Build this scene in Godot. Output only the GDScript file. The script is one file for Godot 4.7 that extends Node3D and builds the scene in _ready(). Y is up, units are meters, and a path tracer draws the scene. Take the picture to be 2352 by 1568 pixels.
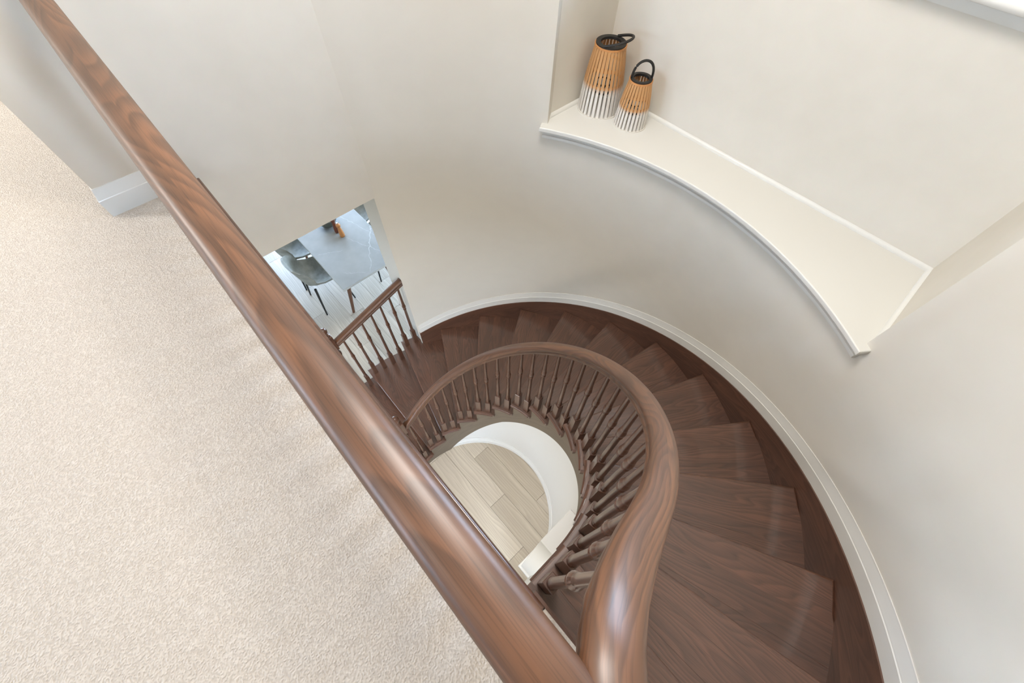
extends Node3D
# A curved walnut staircase seen from the carpeted landing above it.
# y = 0 is the landing carpet; the stair winds down round (CX, CZ) to the ground floor at GY.

const CX := 0.2134
const CZ := -0.6361
const Y0 := -0.1676        # top of the first tread below the landing
const RISE := 0.19
const GY := -3.0176        # ground floor
const CEIL := 2.75
const RW := 1.71           # radius of the curved wall
const RI := 0.682          # inner end of the treads
const RO := 1.69           # outer end of the treads, at the skirt
const RR := 0.718          # balusters
const ZF := -2.22          # face of the far wall
const EYE := Vector3(0.0, 1.33, 0.0)

var M := {}
var taken := {}
var rng := RandomNumberGenerator.new()


# ------------------------------------------------------------------ mesh building
class MB:
	var v := PackedVector3Array()
	var n := PackedVector3Array()
	var u := PackedVector2Array()
	var c := PackedColorArray()
	var col := Color.WHITE
	var coloured := false

	func tri(a: Vector3, b: Vector3, d: Vector3, na: Vector3, nb: Vector3, nd: Vector3, ua := Vector2.ZERO, ub := Vector2.ZERO, ud := Vector2.ZERO) -> void:
		var g := (b - a).cross(d - a)
		if g.length_squared() < 1e-16:
			return
		if g.dot(na + nb + nd) > 0.0:
			v.append_array([a, d, b]); n.append_array([na, nd, nb]); u.append_array([ua, ud, ub])
		else:
			v.append_array([a, b, d]); n.append_array([na, nb, nd]); u.append_array([ua, ub, ud])
		if coloured:
			c.append_array([col, col, col])

	func quad(a: Vector3, b: Vector3, d: Vector3, e: Vector3, nn: Vector3, uvs := []) -> void:
		var t := uvs if uvs.size() == 4 else [Vector2.ZERO, Vector2(a.distance_to(b), 0), Vector2(a.distance_to(b), b.distance_to(d)), Vector2(0, b.distance_to(d))]
		tri(a, b, d, nn, nn, nn, t[0], t[1], t[2])
		tri(a, d, e, nn, nn, nn, t[0], t[2], t[3])

	func box(lo: Vector3, hi: Vector3, b := 0.0) -> void:
		# a box whose twelve edges are chamfered by b
		var ce := (lo + hi) / 2.0
		var h := (hi - lo) / 2.0
		for ax in 3:
			for s in [-1.0, 1.0]:
				var nn := Vector3.ZERO; nn[ax] = s
				var p := (ax + 1) % 3
				var q := (ax + 2) % 3
				var k := []
				for e in [[-1, -1], [1, -1], [1, 1], [-1, 1]]:
					var w := Vector3.ZERO
					w[ax] = s * h[ax]; w[p] = e[0] * (h[p] - b); w[q] = e[1] * (h[q] - b)
					k.append(ce + w)
				quad(k[0], k[1], k[2], k[3], nn)
		if b <= 0.0:
			return
		for ax in 3:
			var p := (ax + 1) % 3
			var q := (ax + 2) % 3
			for sp in [-1.0, 1.0]:
				for sq in [-1.0, 1.0]:
					var nn := Vector3.ZERO; nn[p] = sp; nn[q] = sq
					nn = nn.normalized()
					var k := []
					for e in [[-1, 0], [1, 0], [1, 1], [-1, 1]]:
						var w := Vector3.ZERO
						w[ax] = e[0] * (h[ax] - b)
						w[p] = sp * (h[p] - (b if e[1] else 0.0))
						w[q] = sq * (h[q] - (0.0 if e[1] else b))
						k.append(ce + w)
					quad(k[0], k[1], k[2], k[3], nn)
		for sx in [-1.0, 1.0]:
			for sy in [-1.0, 1.0]:
				for sz in [-1.0, 1.0]:
					var s := Vector3(sx, sy, sz)
					var nn := s.normalized()
					tri(ce + s * Vector3(h.x, h.y - b, h.z - b), ce + s * Vector3(h.x - b, h.y, h.z - b), ce + s * Vector3(h.x - b, h.y - b, h.z), nn, nn, nn)

	# profile: outline points (x = side, y = up); swept along path with the given frames
	func sweep(path: Array, side: Array, up: Array, prof: Array, closed := true, caps := true, uoff := 0.0, voff := 0.0) -> void:
		var m := prof.size()
		var segs := m if closed else m - 1
		var area := 0.0
		for i in m:
			area += prof[i].cross(prof[(i + 1) % m])
		var sg := 1.0 if area > 0.0 else -1.0
		var sn := []
		for i in segs:
			var e: Vector2 = prof[(i + 1) % m] - prof[i]
			sn.append(Vector2(e.y, -e.x).normalized() * sg)
		var lens := [0.0]
		for i in range(1, path.size()):
			lens.append(lens[i - 1] + path[i].distance_to(path[i - 1]))
		var vv := voff
		for j in segs:
			var a: Vector2 = prof[j]
			var b: Vector2 = prof[(j + 1) % m]
			var n0: Vector2 = sn[j]
			var n1: Vector2 = sn[j]
			var pj := (j - 1 + segs) % segs
			var nj := (j + 1) % segs
			if (closed or j > 0) and sn[pj].dot(sn[j]) > 0.72:
				n0 = (sn[pj] + sn[j]).normalized()
			if (closed or j < segs - 1) and sn[nj].dot(sn[j]) > 0.72:
				n1 = (sn[nj] + sn[j]).normalized()
			var dv := a.distance_to(b)
			for i in path.size() - 1:
				var p00: Vector3 = path[i] + side[i] * a.x + up[i] * a.y
				var p01: Vector3 = path[i] + side[i] * b.x + up[i] * b.y
				var p10: Vector3 = path[i + 1] + side[i + 1] * a.x + up[i + 1] * a.y
				var p11: Vector3 = path[i + 1] + side[i + 1] * b.x + up[i + 1] * b.y
				var m00: Vector3 = (side[i] * n0.x + up[i] * n0.y).normalized()
				var m01: Vector3 = (side[i] * n1.x + up[i] * n1.y).normalized()
				var m10: Vector3 = (side[i + 1] * n0.x + up[i + 1] * n0.y).normalized()
				var m11: Vector3 = (side[i + 1] * n1.x + up[i + 1] * n1.y).normalized()
				var u0: float = lens[i] + uoff
				var u1: float = lens[i + 1] + uoff
				tri(p00, p10, p11, m00, m10, m11, Vector2(u0, vv), Vector2(u1, vv), Vector2(u1, vv + dv))
				tri(p00, p11, p01, m00, m11, m01, Vector2(u0, vv), Vector2(u1, vv + dv), Vector2(u0, vv + dv))
			vv += dv
		if caps and closed:
			var pts := PackedVector2Array(prof)
			var ix := Geometry2D.triangulate_polygon(pts)
			for e in [0, path.size() - 1]:
				var t: Vector3 = (path[1] - path[0]) * -1.0 if e == 0 else path[e] - path[e - 1]
				t = t.normalized()
				for k in range(0, ix.size(), 3):
					var q := []
					var w := []
					for z in 3:
						var pp: Vector2 = pts[ix[k + z]]
						q.append(path[e] + side[e] * pp.x + up[e] * pp.y)
						w.append(pp)
					tri(q[0], q[1], q[2], t, t, t, w[0], w[1], w[2])

	# outline in plan (Vector2 = x, z) pulled up from y0 to y1; edges rounded by b at the top and bottom
	func slab(poly: Array, y0: float, y1: float, b := 0.0, udir := Vector2(1, 0), uvo := Vector2.ZERO, steps := 3, hold := []) -> void:
		var m := poly.size()
		var area := 0.0
		for i in m:
			area += poly[i].cross(poly[(i + 1) % m])
		var sg := 1.0 if area > 0.0 else -1.0
		var rings := []
		if b > 0.0:
			for s in steps + 1:
				var a := PI / 2 * s / steps
				rings.append([b * (1.0 - sin(a)), y0 + b * (1.0 - cos(a)), -cos(a)])
			for s in steps + 1:
				var a := PI / 2 * s / steps
				rings.append([b * (1.0 - cos(a)), y1 - b * (1.0 - sin(a)), sin(a)])
		else:
			rings = [[0.0, y0, 0.0], [0.0, y1, 0.0]]
		var en := []
		for i in m:
			var e: Vector2 = poly[(i + 1) % m] - poly[i]
			en.append(Vector2(e.y, -e.x).normalized() * sg)
		var off := []
		var soft := []
		for i in m:
			var p: Vector2 = en[(i - 1 + m) % m]
			var q: Vector2 = en[i]
			off.append((p + q) / maxf(0.3, 1.0 + p.dot(q)) * (0.02 if hold.has(i) else 1.0))
			soft.append(p.dot(q) > 0.8)
		var vd := Vector2(-udir.y, udir.x)
		for k in rings.size() - 1:
			for i in m:
				var j := (i + 1) % m
				var a: Vector2 = poly[i] - off[i] * rings[k][0]
				var d: Vector2 = poly[j] - off[j] * rings[k][0]
				var a1: Vector2 = poly[i] - off[i] * rings[k + 1][0]
				var d1: Vector2 = poly[j] - off[j] * rings[k + 1][0]
				var na: Vector2 = off[i].normalized() if soft[i] else en[i]
				var nd: Vector2 = off[j].normalized() if soft[j] else en[i]
				var c0 := sqrt(1.0 - rings[k][2] * rings[k][2])
				var c1 := sqrt(1.0 - rings[k + 1][2] * rings[k + 1][2])
				var A := Vector3(a.x, rings[k][1], a.y)
				var D := Vector3(d.x, rings[k][1], d.y)
				var A1 := Vector3(a1.x, rings[k + 1][1], a1.y)
				var D1 := Vector3(d1.x, rings[k + 1][1], d1.y)
				var nA := Vector3(na.x * c0, rings[k][2], na.y * c0)
				var nD := Vector3(nd.x * c0, rings[k][2], nd.y * c0)
				var nA1 := Vector3(na.x * c1, rings[k + 1][2], na.y * c1)
				var nD1 := Vector3(nd.x * c1, rings[k + 1][2], nd.y * c1)
				var h0 := Vector2(0, rings[k][1])
				var h1 := Vector2(0, rings[k + 1][1])
				var ua := Vector2(a.dot(udir), a.dot(vd)) + uvo
				var ud := Vector2(d.dot(udir), d.dot(vd)) + uvo
				tri(A, D, D1, nA, nD, nD1, ua + h0, ud + h0, ud + h1)
				tri(A, D1, A1, nA, nD1, nA1, ua + h0, ud + h1, ua + h1)
		for e in [0, rings.size() - 1]:
			var pts := PackedVector2Array()
			for i in m:
				pts.append(poly[i] - off[i] * rings[e][0])
			var ix := Geometry2D.triangulate_polygon(pts)
			var nn := Vector3.DOWN if e == 0 else Vector3.UP
			for k in range(0, ix.size(), 3):
				var q := []
				var w := []
				for z in 3:
					var pp: Vector2 = pts[ix[k + z]]
					q.append(Vector3(pp.x, rings[e][1], pp.y))
					w.append(Vector2(pp.dot(udir), pp.dot(vd)) + uvo)
				tri(q[0], q[1], q[2], nn, nn, nn, w[0], w[1], w[2])

	# turned shape round the y axis of at; prof: Vector2(radius, height)
	func lathe(at: Vector3, prof: Array, sides := 12, crease := 0.75) -> void:
		var sn := []
		for i in prof.size() - 1:
			var e: Vector2 = prof[i + 1] - prof[i]
			sn.append(Vector2(e.y, -e.x).normalized())
		var vv := 0.0
		for j in prof.size() - 1:
			var a: Vector2 = prof[j]
			var b: Vector2 = prof[j + 1]
			var n0: Vector2 = sn[j]
			var n1: Vector2 = sn[j]
			if j > 0 and sn[j - 1].dot(sn[j]) > crease:
				n0 = (sn[j - 1] + sn[j]).normalized()
			if j < sn.size() - 1 and sn[j + 1].dot(sn[j]) > crease:
				n1 = (sn[j + 1] + sn[j]).normalized()
			var dv := a.distance_to(b)
			for i in sides:
				var t0 := TAU * i / sides
				var t1 := TAU * (i + 1) / sides
				var d0 := Vector3(cos(t0), 0, sin(t0))
				var d1 := Vector3(cos(t1), 0, sin(t1))
				var y := Vector3.UP
				var ru := maxf(a.x, b.x)
				tri(at + d0 * a.x + y * a.y, at + d1 * a.x + y * a.y, at + d1 * b.x + y * b.y, d0 * n0.x + y * n0.y, d1 * n0.x + y * n0.y, d1 * n1.x + y * n1.y, Vector2(vv, t0 * ru), Vector2(vv, t1 * ru), Vector2(vv + dv, t1 * ru))
				tri(at + d0 * a.x + y * a.y, at + d1 * b.x + y * b.y, at + d0 * b.x + y * b.y, d0 * n0.x + y * n0.y, d1 * n1.x + y * n1.y, d0 * n1.x + y * n1.y, Vector2(vv, t0 * ru), Vector2(vv + dv, t1 * ru), Vector2(vv + dv, t0 * ru))
			vv += dv

	# round bar along points
	func tube(pts: Array, r0: float, r1: float, sides := 8) -> void:
		var sides_a := []
		var ups := []
		for i in pts.size():
			var t: Vector3 = pts[mini(i + 1, pts.size() - 1)] - pts[maxi(i - 1, 0)]
			t = t.normalized()
			var ref := Vector3.UP if absf(t.y) < 0.9 else Vector3.RIGHT
			var s := t.cross(ref).normalized()
			var f := lerpf(r0, r1, float(i) / maxi(1, pts.size() - 1))
			sides_a.append(s * f); ups.append(s.cross(t).normalized() * f)
		var prof := []
		for i in sides:
			prof.append(Vector2(cos(TAU * i / sides), sin(TAU * i / sides)))
		sweep(pts, sides_a, ups, prof)

	func mesh(mat: Material) -> ArrayMesh:
		var arr := []
		arr.resize(Mesh.ARRAY_MAX)
		arr[Mesh.ARRAY_VERTEX] = v
		arr[Mesh.ARRAY_NORMAL] = n
		arr[Mesh.ARRAY_TEX_UV] = u
		if coloured:
			arr[Mesh.ARRAY_COLOR] = c
		var am := ArrayMesh.new()
		am.add_surface_from_arrays(Mesh.PRIMITIVE_TRIANGLES, arr)
		am.surface_set_material(0, mat)
		return am


# ------------------------------------------------------------------ naming and tagging
func numbered(called: String) -> String:
	if not taken.has(called):
		taken[called] = 0
		return called
	taken[called] += 1
	return "%s_%03d" % [called, taken[called]]


func thing(called: String, label: String, category: String, at := Vector3.ZERO, group := "") -> Node3D:
	var o := Node3D.new()
	o.name = numbered(called)
	add_child(o)
	o.position = at
	o.set_meta("label", label)
	o.set_meta("category", category)
	if group:
		o.set_meta("group", group)
	return o


func part(called: String, mesh: Mesh, parent: Node3D, at := Vector3.ZERO, turn := 0.0) -> MeshInstance3D:
	var o := MeshInstance3D.new()
	o.name = called
	o.mesh = mesh
	o.position = at
	o.rotation.y = turn
	parent.add_child(o, true)
	return o


func struct(called: String, mesh: Mesh, label: String, category: String) -> MeshInstance3D:
	var o := part(numbered(called), mesh, self)
	o.set_meta("kind", "structure")
	o.set_meta("label", label)
	o.set_meta("category", category)
	return o


# ------------------------------------------------------------------ the stair's plan
func P(k: float, r: float) -> Vector2:
	var f := (r - RI) / (RO - RI)
	var kc := clampf(k, 0.0, 13.1)
	var a := lerpf(1.5516 - 0.2371 * kc, 1.5736 - 0.2396 * kc, f)
	var p := Vector2(CX + r * cos(a), CZ + r * sin(a))
	if k < 0.0:
		p.x += k * 0.163
	elif k > 13.1:
		p.x -= (k - 13.1) * 0.237
	return p


func P3(k: float, r: float, y: float) -> Vector3:
	var p := P(k, r)
	return Vector3(p.x, y, p.y)


func helix(k: float) -> float:
	return Y0 - RISE * k


func tread_y(k: int) -> float:
	return Y0 - RISE * k


func krange(a: float, b: float, step := 0.2) -> Array:
	var n := maxi(1, int(ceil(absf(b - a) / step)))
	var out := []
	for i in n + 1:
		out.append(lerpf(a, b, float(i) / n))
	return out


# sector in plan between two places along the stair and two radii; outer radius may step at the open side
func sector(ka: float, kb: float, r0: float, r1: float, r2 := 0.0, kjamb := 11.53) -> Array:
	var o := []
	for k in krange(ka, kb, 0.12):
		o.append(P(k, r0))
	var back := krange(kb, ka, 0.12)
	for i in back.size():
		var k: float = back[i]
		if r2 > 0.0:
			if i > 0 and (back[i - 1] - kjamb) * (k - kjamb) < 0.0:
				o.append(P(kjamb, r1 if k > kjamb else r2))
				o.append(P(kjamb, r2 if k > kjamb else r1))
			o.append(P(k, r2 if k > kjamb else r1))
		else:
			o.append(P(k, r1))
	return o


# frames of a rail that follows path: level side, up square to the path
func frames(path: Array) -> Array:
	var s := []
	var u := []
	for i in path.size():
		var t: Vector3 = path[mini(i + 1, path.size() - 1)] - path[maxi(i - 1, 0)]
		t = t.normalized()
		var sd := t.cross(Vector3.UP).normalized()
		s.append(sd)
		u.append(sd.cross(t).normalized())
	return [s, u]


# frames of a moulding on the curved wall: side towards the centre, up plumb
func wall_frames(ks: Array) -> Array:
	var s := []
	var u := []
	for k in ks:
		var a := P(k, RO)
		var b := P(k, RI)
		var d := Vector3(b.x - a.x, 0, b.y - a.y).normalized()
		s.append(d)
		u.append(Vector3.UP)
	return [s, u]


# ------------------------------------------------------------------ materials
func flat(c: Color, rough := 0.6, metal := 0.0, spec := 0.5) -> StandardMaterial3D:
	var m := StandardMaterial3D.new()
	m.albedo_color = c
	m.roughness = rough
	m.metallic = metal
	m.metallic_specular = spec
	return m


func fbm(seed_: int, freq: float, oct := 3) -> FastNoiseLite:
	var f := FastNoiseLite.new()
	f.seed = seed_
	f.noise_type = FastNoiseLite.TYPE_SIMPLEX_SMOOTH
	f.frequency = freq
	f.fractal_type = FastNoiseLite.FRACTAL_FBM
	f.fractal_octaves = oct
	return f


# wood boards: length along u (periodic), rings across v. size in metres: len x wid
func wood(w: int, h: int, length: float, width: float, seed_: int, ring: float, wander: float, light: Color, mid: Color, dark: Color, pore := 0.5, knots := 0.0) -> ImageTexture:
	var a := fbm(seed_, 1.0, 2)
	var b := fbm(seed_ + 7, 1.0, 2)
	var t := fbm(seed_ + 13, 1.0, 2)
	var data := PackedByteArray()
	data.resize(w * h * 3)
	var rad := length / TAU
	var cs := PackedFloat32Array()
	var sn := PackedFloat32Array()
	for x in w:
		cs.append(cos(TAU * x / w) * rad)
		sn.append(sin(TAU * x / w) * rad)
	var at := 0
	for y in h:
		var v := width * y / h
		for x in w:
			var cu := cs[x]
			var su := sn[x]
			var warp := a.get_noise_3d(cu * 1.3, su * 1.3, v * 7.0)
			var ph := v / ring + warp * wander
			var s := ph - floorf(ph)
			s = s * s * (3.0 - 2.0 * s) if s < 0.82 else (1.0 - s) / 0.18
			var fine := b.get_noise_3d(cu * 9.0, su * 9.0, v * 420.0)
			var tone := t.get_noise_3d(cu * 1.1, su * 1.1, v * 11.0)
			var q := clampf(0.5 + tone * 0.75, 0.0, 1.0)
			var c := mid.lerp(light, q)
			c = c.lerp(dark, clampf(s * 0.46 + maxf(0.0, fine) * pore, 0.0, 1.0))
			data[at] = int(clampf(c.r, 0, 1) * 255.0)
			data[at + 1] = int(clampf(c.g, 0, 1) * 255.0)
			data[at + 2] = int(clampf(c.b, 0, 1) * 255.0)
			at += 3
	return ImageTexture.create_from_image(Image.create_from_data(w, h, false, Image.FORMAT_RGB8, data))


func wood_mat(tex: Texture2D, length: float, width: float, rough: float, coat := 0.0) -> StandardMaterial3D:
	var m := StandardMaterial3D.new()
	m.albedo_texture = tex
	m.uv1_scale = Vector3(1.0 / length, 1.0 / width, 1.0)
	m.roughness = rough
	if coat > 0.0:
		m.clearcoat_enabled = true
		m.clearcoat = coat
		m.clearcoat_roughness = 0.18
	return m


func noise_tex(seed_: int, freq: float, c0: Color, c1: Color, size := 512, oct := 4) -> NoiseTexture2D:
	var t := NoiseTexture2D.new()
	t.width = size
	t.height = size
	t.seamless = true
	t.noise = fbm(seed_, freq, oct)
	var g := Gradient.new()
	g.set_color(0, c0)
	g.set_color(1, c1)
	t.color_ramp = g
	return t


func marble_tex() -> ImageTexture:
	var w := 1024
	var h := 1024
	var im := Image.create(w, h, false, Image.FORMAT_RGB8)
	var a := fbm(31, 1.0, 4)
	var lines := []
	# pale veins, in table metres (x, z) from the near left corner
	for l in [[Vector2(0.36, 0.02), Vector2(0.52, 0.30), 0.0020], [Vector2(0.52, 0.30), Vector2(0.74, 0.62), 0.0034], [Vector2(0.40, 0.70), Vector2(0.66, 0.10), 0.0012], [Vector2(0.74, 0.30), Vector2(0.55, 1.05), 0.0013], [Vector2(0.05, 0.62), Vector2(0.30, 0.50), 0.0010], [Vector2(0.3, 0.95), Vector2(0.1, 1.6), 0.0022], [Vector2(0.12, 0.2), Vector2(0.3, 0.06), 0.0009]]:
		lines.append(l)
	for y in h:
		for x in w:
			var p := Vector2(0.745 * x / w, 1.76 * y / h)
			var t := a.get_noise_2d(p.x * 3.0, p.y * 3.0)
			var c := Color(0.470, 0.478, 0.47).lerp(Color(0.515, 0.522, 0.512), clampf(0.5 + t * 0.9, 0, 1))
			var wob := Vector2(a.get_noise_2d(p.x * 9.0, p.y * 9.0 + 40.0), a.get_noise_2d(p.x * 9.0 + 60.0, p.y * 9.0)) * 0.02
			for l in lines:
				var q := Geometry2D.get_closest_point_to_segment(p + wob, l[0], l[1])
				var d: float = (p + wob).distance_to(q)
				if d < l[2] * 2.0:
					c = c.lerp(Color(0.66, 0.67, 0.66), (1.0 - d / (l[2] * 2.0)) * 0.8)
			im.set_pixel(x, y, c)
	return ImageTexture.create_from_image(im)


# carpet pile: tufts a few millimetres across, wrapping round at the edges
func pile_tex() -> Array:
	var w := 1024
	var cells := [288, 97, 21]
	var share := [0.80, 0.17, 0.03]
	var tabs := []
	for n in cells:
		var t := PackedFloat32Array()
		for i in n * n:
			t.append(rng.randf())
		tabs.append(t)
	var a := PackedByteArray()
	var b := PackedByteArray()
	a.resize(w * w * 3)
	b.resize(w * w)
	var at := 0
	for y in w:
		for x in w:
			var s := 0.0
			for k in 3:
				var n: int = cells[k]
				var fx := float(x) * n / w
				var fy := float(y) * n / w
				var x0 := int(fx)
				var y0 := int(fy)
				var tx := fx - x0
				var ty := fy - y0
				var x1 := (x0 + 1) % n
				var y1 := (y0 + 1) % n
				var t: PackedFloat32Array = tabs[k]
				s += share[k] * lerpf(lerpf(t[y0 * n + x0], t[y0 * n + x1], tx), lerpf(t[y1 * n + x0], t[y1 * n + x1], tx), ty)
			s = clampf((s - 0.5) * 1.45 + 0.5, 0.0, 1.0)
			b[y * w + x] = int(s * 255.0)
			var c := Color(0.725, 0.688, 0.645).lerp(Color(0.815, 0.78, 0.738), s)
			a[at] = int(c.r * 255.0)
			a[at + 1] = int(c.g * 255.0)
			a[at + 2] = int(c.b * 255.0)
			at += 3
	return [ImageTexture.create_from_image(Image.create_from_data(w, w, false, Image.FORMAT_RGB8, a)), ImageTexture.create_from_image(Image.create_from_data(w, w, false, Image.FORMAT_L8, b))]


func materials() -> void:
	var wall_noise := noise_tex(3, 0.02, Color(0.868, 0.850, 0.812), Color(0.882, 0.864, 0.826), 512, 3)
	var wl := flat(Color.WHITE, 0.75, 0.0, 0.35)
	wl.albedo_texture = wall_noise
	wl.uv1_triplanar = true
	wl.uv1_world_triplanar = true
	wl.uv1_scale = Vector3.ONE * 0.6
	M.wall = wl
	M.white = flat(Color(0.895, 0.893, 0.875), 0.35)
	M.ceiling = flat(Color(0.90, 0.89, 0.87), 0.9)
	var tw := wood(2048, 512, 4.8, 0.6, 11, 0.024, 4.2, Color(0.45, 0.325, 0.26), Color(0.365, 0.268, 0.218), Color(0.245, 0.180, 0.148), 0.55)
	M.tread = wood_mat(tw, 4.8, 0.6, 0.40, 0.0)
	M.tread.albedo_color = Color(0.95, 0.885, 0.85)
	M.tread.clearcoat_enabled = true
	M.tread.clearcoat = 0.8
	M.tread.clearcoat_roughness = 0.12
	M.riser = wood_mat(tw, 4.8, 0.6, 0.42)
	M.riser.albedo_color = Color(0.95, 0.885, 0.85)
	M.skirt = wood_mat(tw, 4.8, 0.6, 0.40)
	M.skirt.albedo_color = Color(0.95, 0.885, 0.85)
	var sw := wood(1024, 256, 4.8, 0.6, 77, 0.05, 2.0, Color(0.445, 0.395, 0.335), Color(0.42, 0.37, 0.31), Color(0.36, 0.31, 0.26), 0.2)
	M.stringer = wood_mat(sw, 4.8, 0.6, 0.5)
	var rw := wood(2048, 1024, 2.6, 0.32, 23, 0.026, 4.6, Color(0.570, 0.408, 0.300), Color(0.445, 0.325, 0.250), Color(0.270, 0.198, 0.155), 0.5)
	M.rail = wood_mat(rw, 2.6, 0.32, 0.42, 0.12)
	M.rail.albedo_color = Color(0.86, 0.82, 0.79)
	M.rail.clearcoat = 0.25
	M.rail.clearcoat_roughness = 0.3
	M.baluster = wood_mat(tw, 4.8, 0.6, 0.30, 0.4)
	M.baluster.albedo_color = Color(0.95, 0.885, 0.85)
	var fw := wood(1024, 512, 2.4, 0.4, 41, 0.026, 1.6, Color(0.80, 0.765, 0.70), Color(0.72, 0.68, 0.62), Color(0.635, 0.59, 0.53), 0.35)
	M.planks = []
	for c in [Color(1, 1, 1), Color(0.94, 0.935, 0.925), Color(0.97, 0.965, 0.955), Color(0.90, 0.89, 0.875)]:
		var m := wood_mat(fw, 2.4, 0.4, 0.42)
		m.albedo_color = c
		M.planks.append(m)
	M.seam = flat(Color(0.55, 0.51, 0.46), 0.8)
	# carpet: short pile, colour flecks and relief
	var cp := flat(Color.WHITE, 1.0, 0.0, 0.1)
	var pile := pile_tex()
	cp.albedo_texture = pile[0]
	cp.uv1_scale = Vector3.ONE / 0.9
	cp.heightmap_enabled = true
	cp.heightmap_texture = pile[1]
	cp.heightmap_scale = 0.2
	M.carpet = cp
	M.marble = flat(Color.WHITE, 0.5)
	M.marble.albedo_texture = marble_tex()
	M.table_edge = flat(Color(0.74, 0.75, 0.74), 0.4)
	M.table_leg = flat(Color(0.36, 0.24, 0.165), 0.5)
	var le := flat(Color.WHITE, 0.55)
	le.albedo_texture = noise_tex(15, 0.012, Color(0.44, 0.455, 0.43), Color(0.60, 0.61, 0.585), 512, 4)
	le.uv1_triplanar = true
	le.uv1_scale = Vector3.ONE * 2.0
	M.leather = le
	M.black = flat(Color(0.075, 0.08, 0.08), 0.5)
	M.iron = flat(Color(0.13, 0.125, 0.12), 0.55)
	M.glass = flat(Color(0.95, 0.97, 0.97, 0.12), 0.05)
	M.glass.transparency = BaseMaterial3D.TRANSPARENCY_ALPHA
	var sl := flat(Color.WHITE, 0.55)
	sl.vertex_color_use_as_albedo = true
	M.slat = sl
	M.bamboo = flat(Color(0.80, 0.56, 0.34), 0.5)
	M.dipped = flat(Color(0.90, 0.885, 0.855), 0.5)
	M.bowl = flat(Color(0.34, 0.355, 0.32), 0.45)
	M.mill_light = flat(Color(0.66, 0.44, 0.24), 0.4)
	M.mill_dark = flat(Color(0.36, 0.19, 0.12), 0.4)
	M.steel = flat(Color(0.85, 0.85, 0.85), 0.2, 1.0)
	M.unseen_lamp = flat(Color.WHITE, 0.5)  # glow of the unseen ceiling lamps
	M.unseen_lamp.emission_enabled = true
	M.unseen_lamp.emission = Color(1.0, 0.98, 0.95)
	M.unseen_lamp.emission_energy_multiplier = 2.0
	M.raw_wood = flat(Color(0.83, 0.72, 0.57), 0.8)


# ------------------------------------------------------------------ shell of the house
func boxes(list: Array, mat: Material, bevel := 0.0) -> ArrayMesh:
	var b := MB.new()
	for l in list:
		b.box(l[0], l[1], bevel)
	return b.mesh(mat)


# wall standing in a plane across an axis (0 = x, 2 = z) with holes [a0, a1, y0, y1]
func holed(axis: int, at0: float, at1: float, a0: float, a1: float, y0: float, y1: float, holes: Array, mat: Material) -> ArrayMesh:
	var b := MB.new()
	var cuts := [a0, a1]
	for h in holes:
		cuts.append(h[0]); cuts.append(h[1])
	cuts.sort()
	for i in cuts.size() - 1:
		if cuts[i + 1] - cuts[i] < 1e-4:
			continue
		var mid: float = (cuts[i] + cuts[i + 1]) / 2.0
		var spans := [[y0, y1]]
		for h in holes:
			if mid > h[0] and mid < h[1]:
				spans = [[y0, h[2]], [h[3], y1]]
		for s in spans:
			if s[1] - s[0] < 1e-4:
				continue
			if axis == 0:
				b.box(Vector3(at0, s[0], cuts[i]), Vector3(at1, s[1], cuts[i + 1]))
			else:
				b.box(Vector3(cuts[i], s[0], at0), Vector3(cuts[i + 1], s[1], at1))
	return b.mesh(mat)


# arc of wall between two angles (degrees)
func arc_wall(b: MB, t0: float, t1: float, r0: float, r1: float, y0: float, y1: float) -> void:
	var n := maxi(2, int(absf(t1 - t0) / 2.5))
	var path := []
	var s := []
	var u := []
	for i in n + 1:
		var t := deg_to_rad(lerpf(t0, t1, float(i) / n))
		path.append(Vector3(CX, y0, CZ))
		s.append(Vector3(cos(t), 0, sin(t)))
		u.append(Vector3.UP)
	b.sweep(path, s, u, [Vector2(r0, 0), Vector2(r1, 0), Vector2(r1, y1 - y0), Vector2(r0, y1 - y0)], true, false)
	for e in [0, n]:
		var d: Vector3 = s[e]
		var nn := Vector3(d.z, 0, -d.x) if e == 0 else Vector3(-d.z, 0, d.x)
		var c := Vector3(CX, 0, CZ)
		b.quad(c + d * r0 + Vector3.UP * y0, c + d * r1 + Vector3.UP * y0, c + d * r1 + Vector3.UP * y1, c + d * r0 + Vector3.UP * y1, nn)


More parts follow.
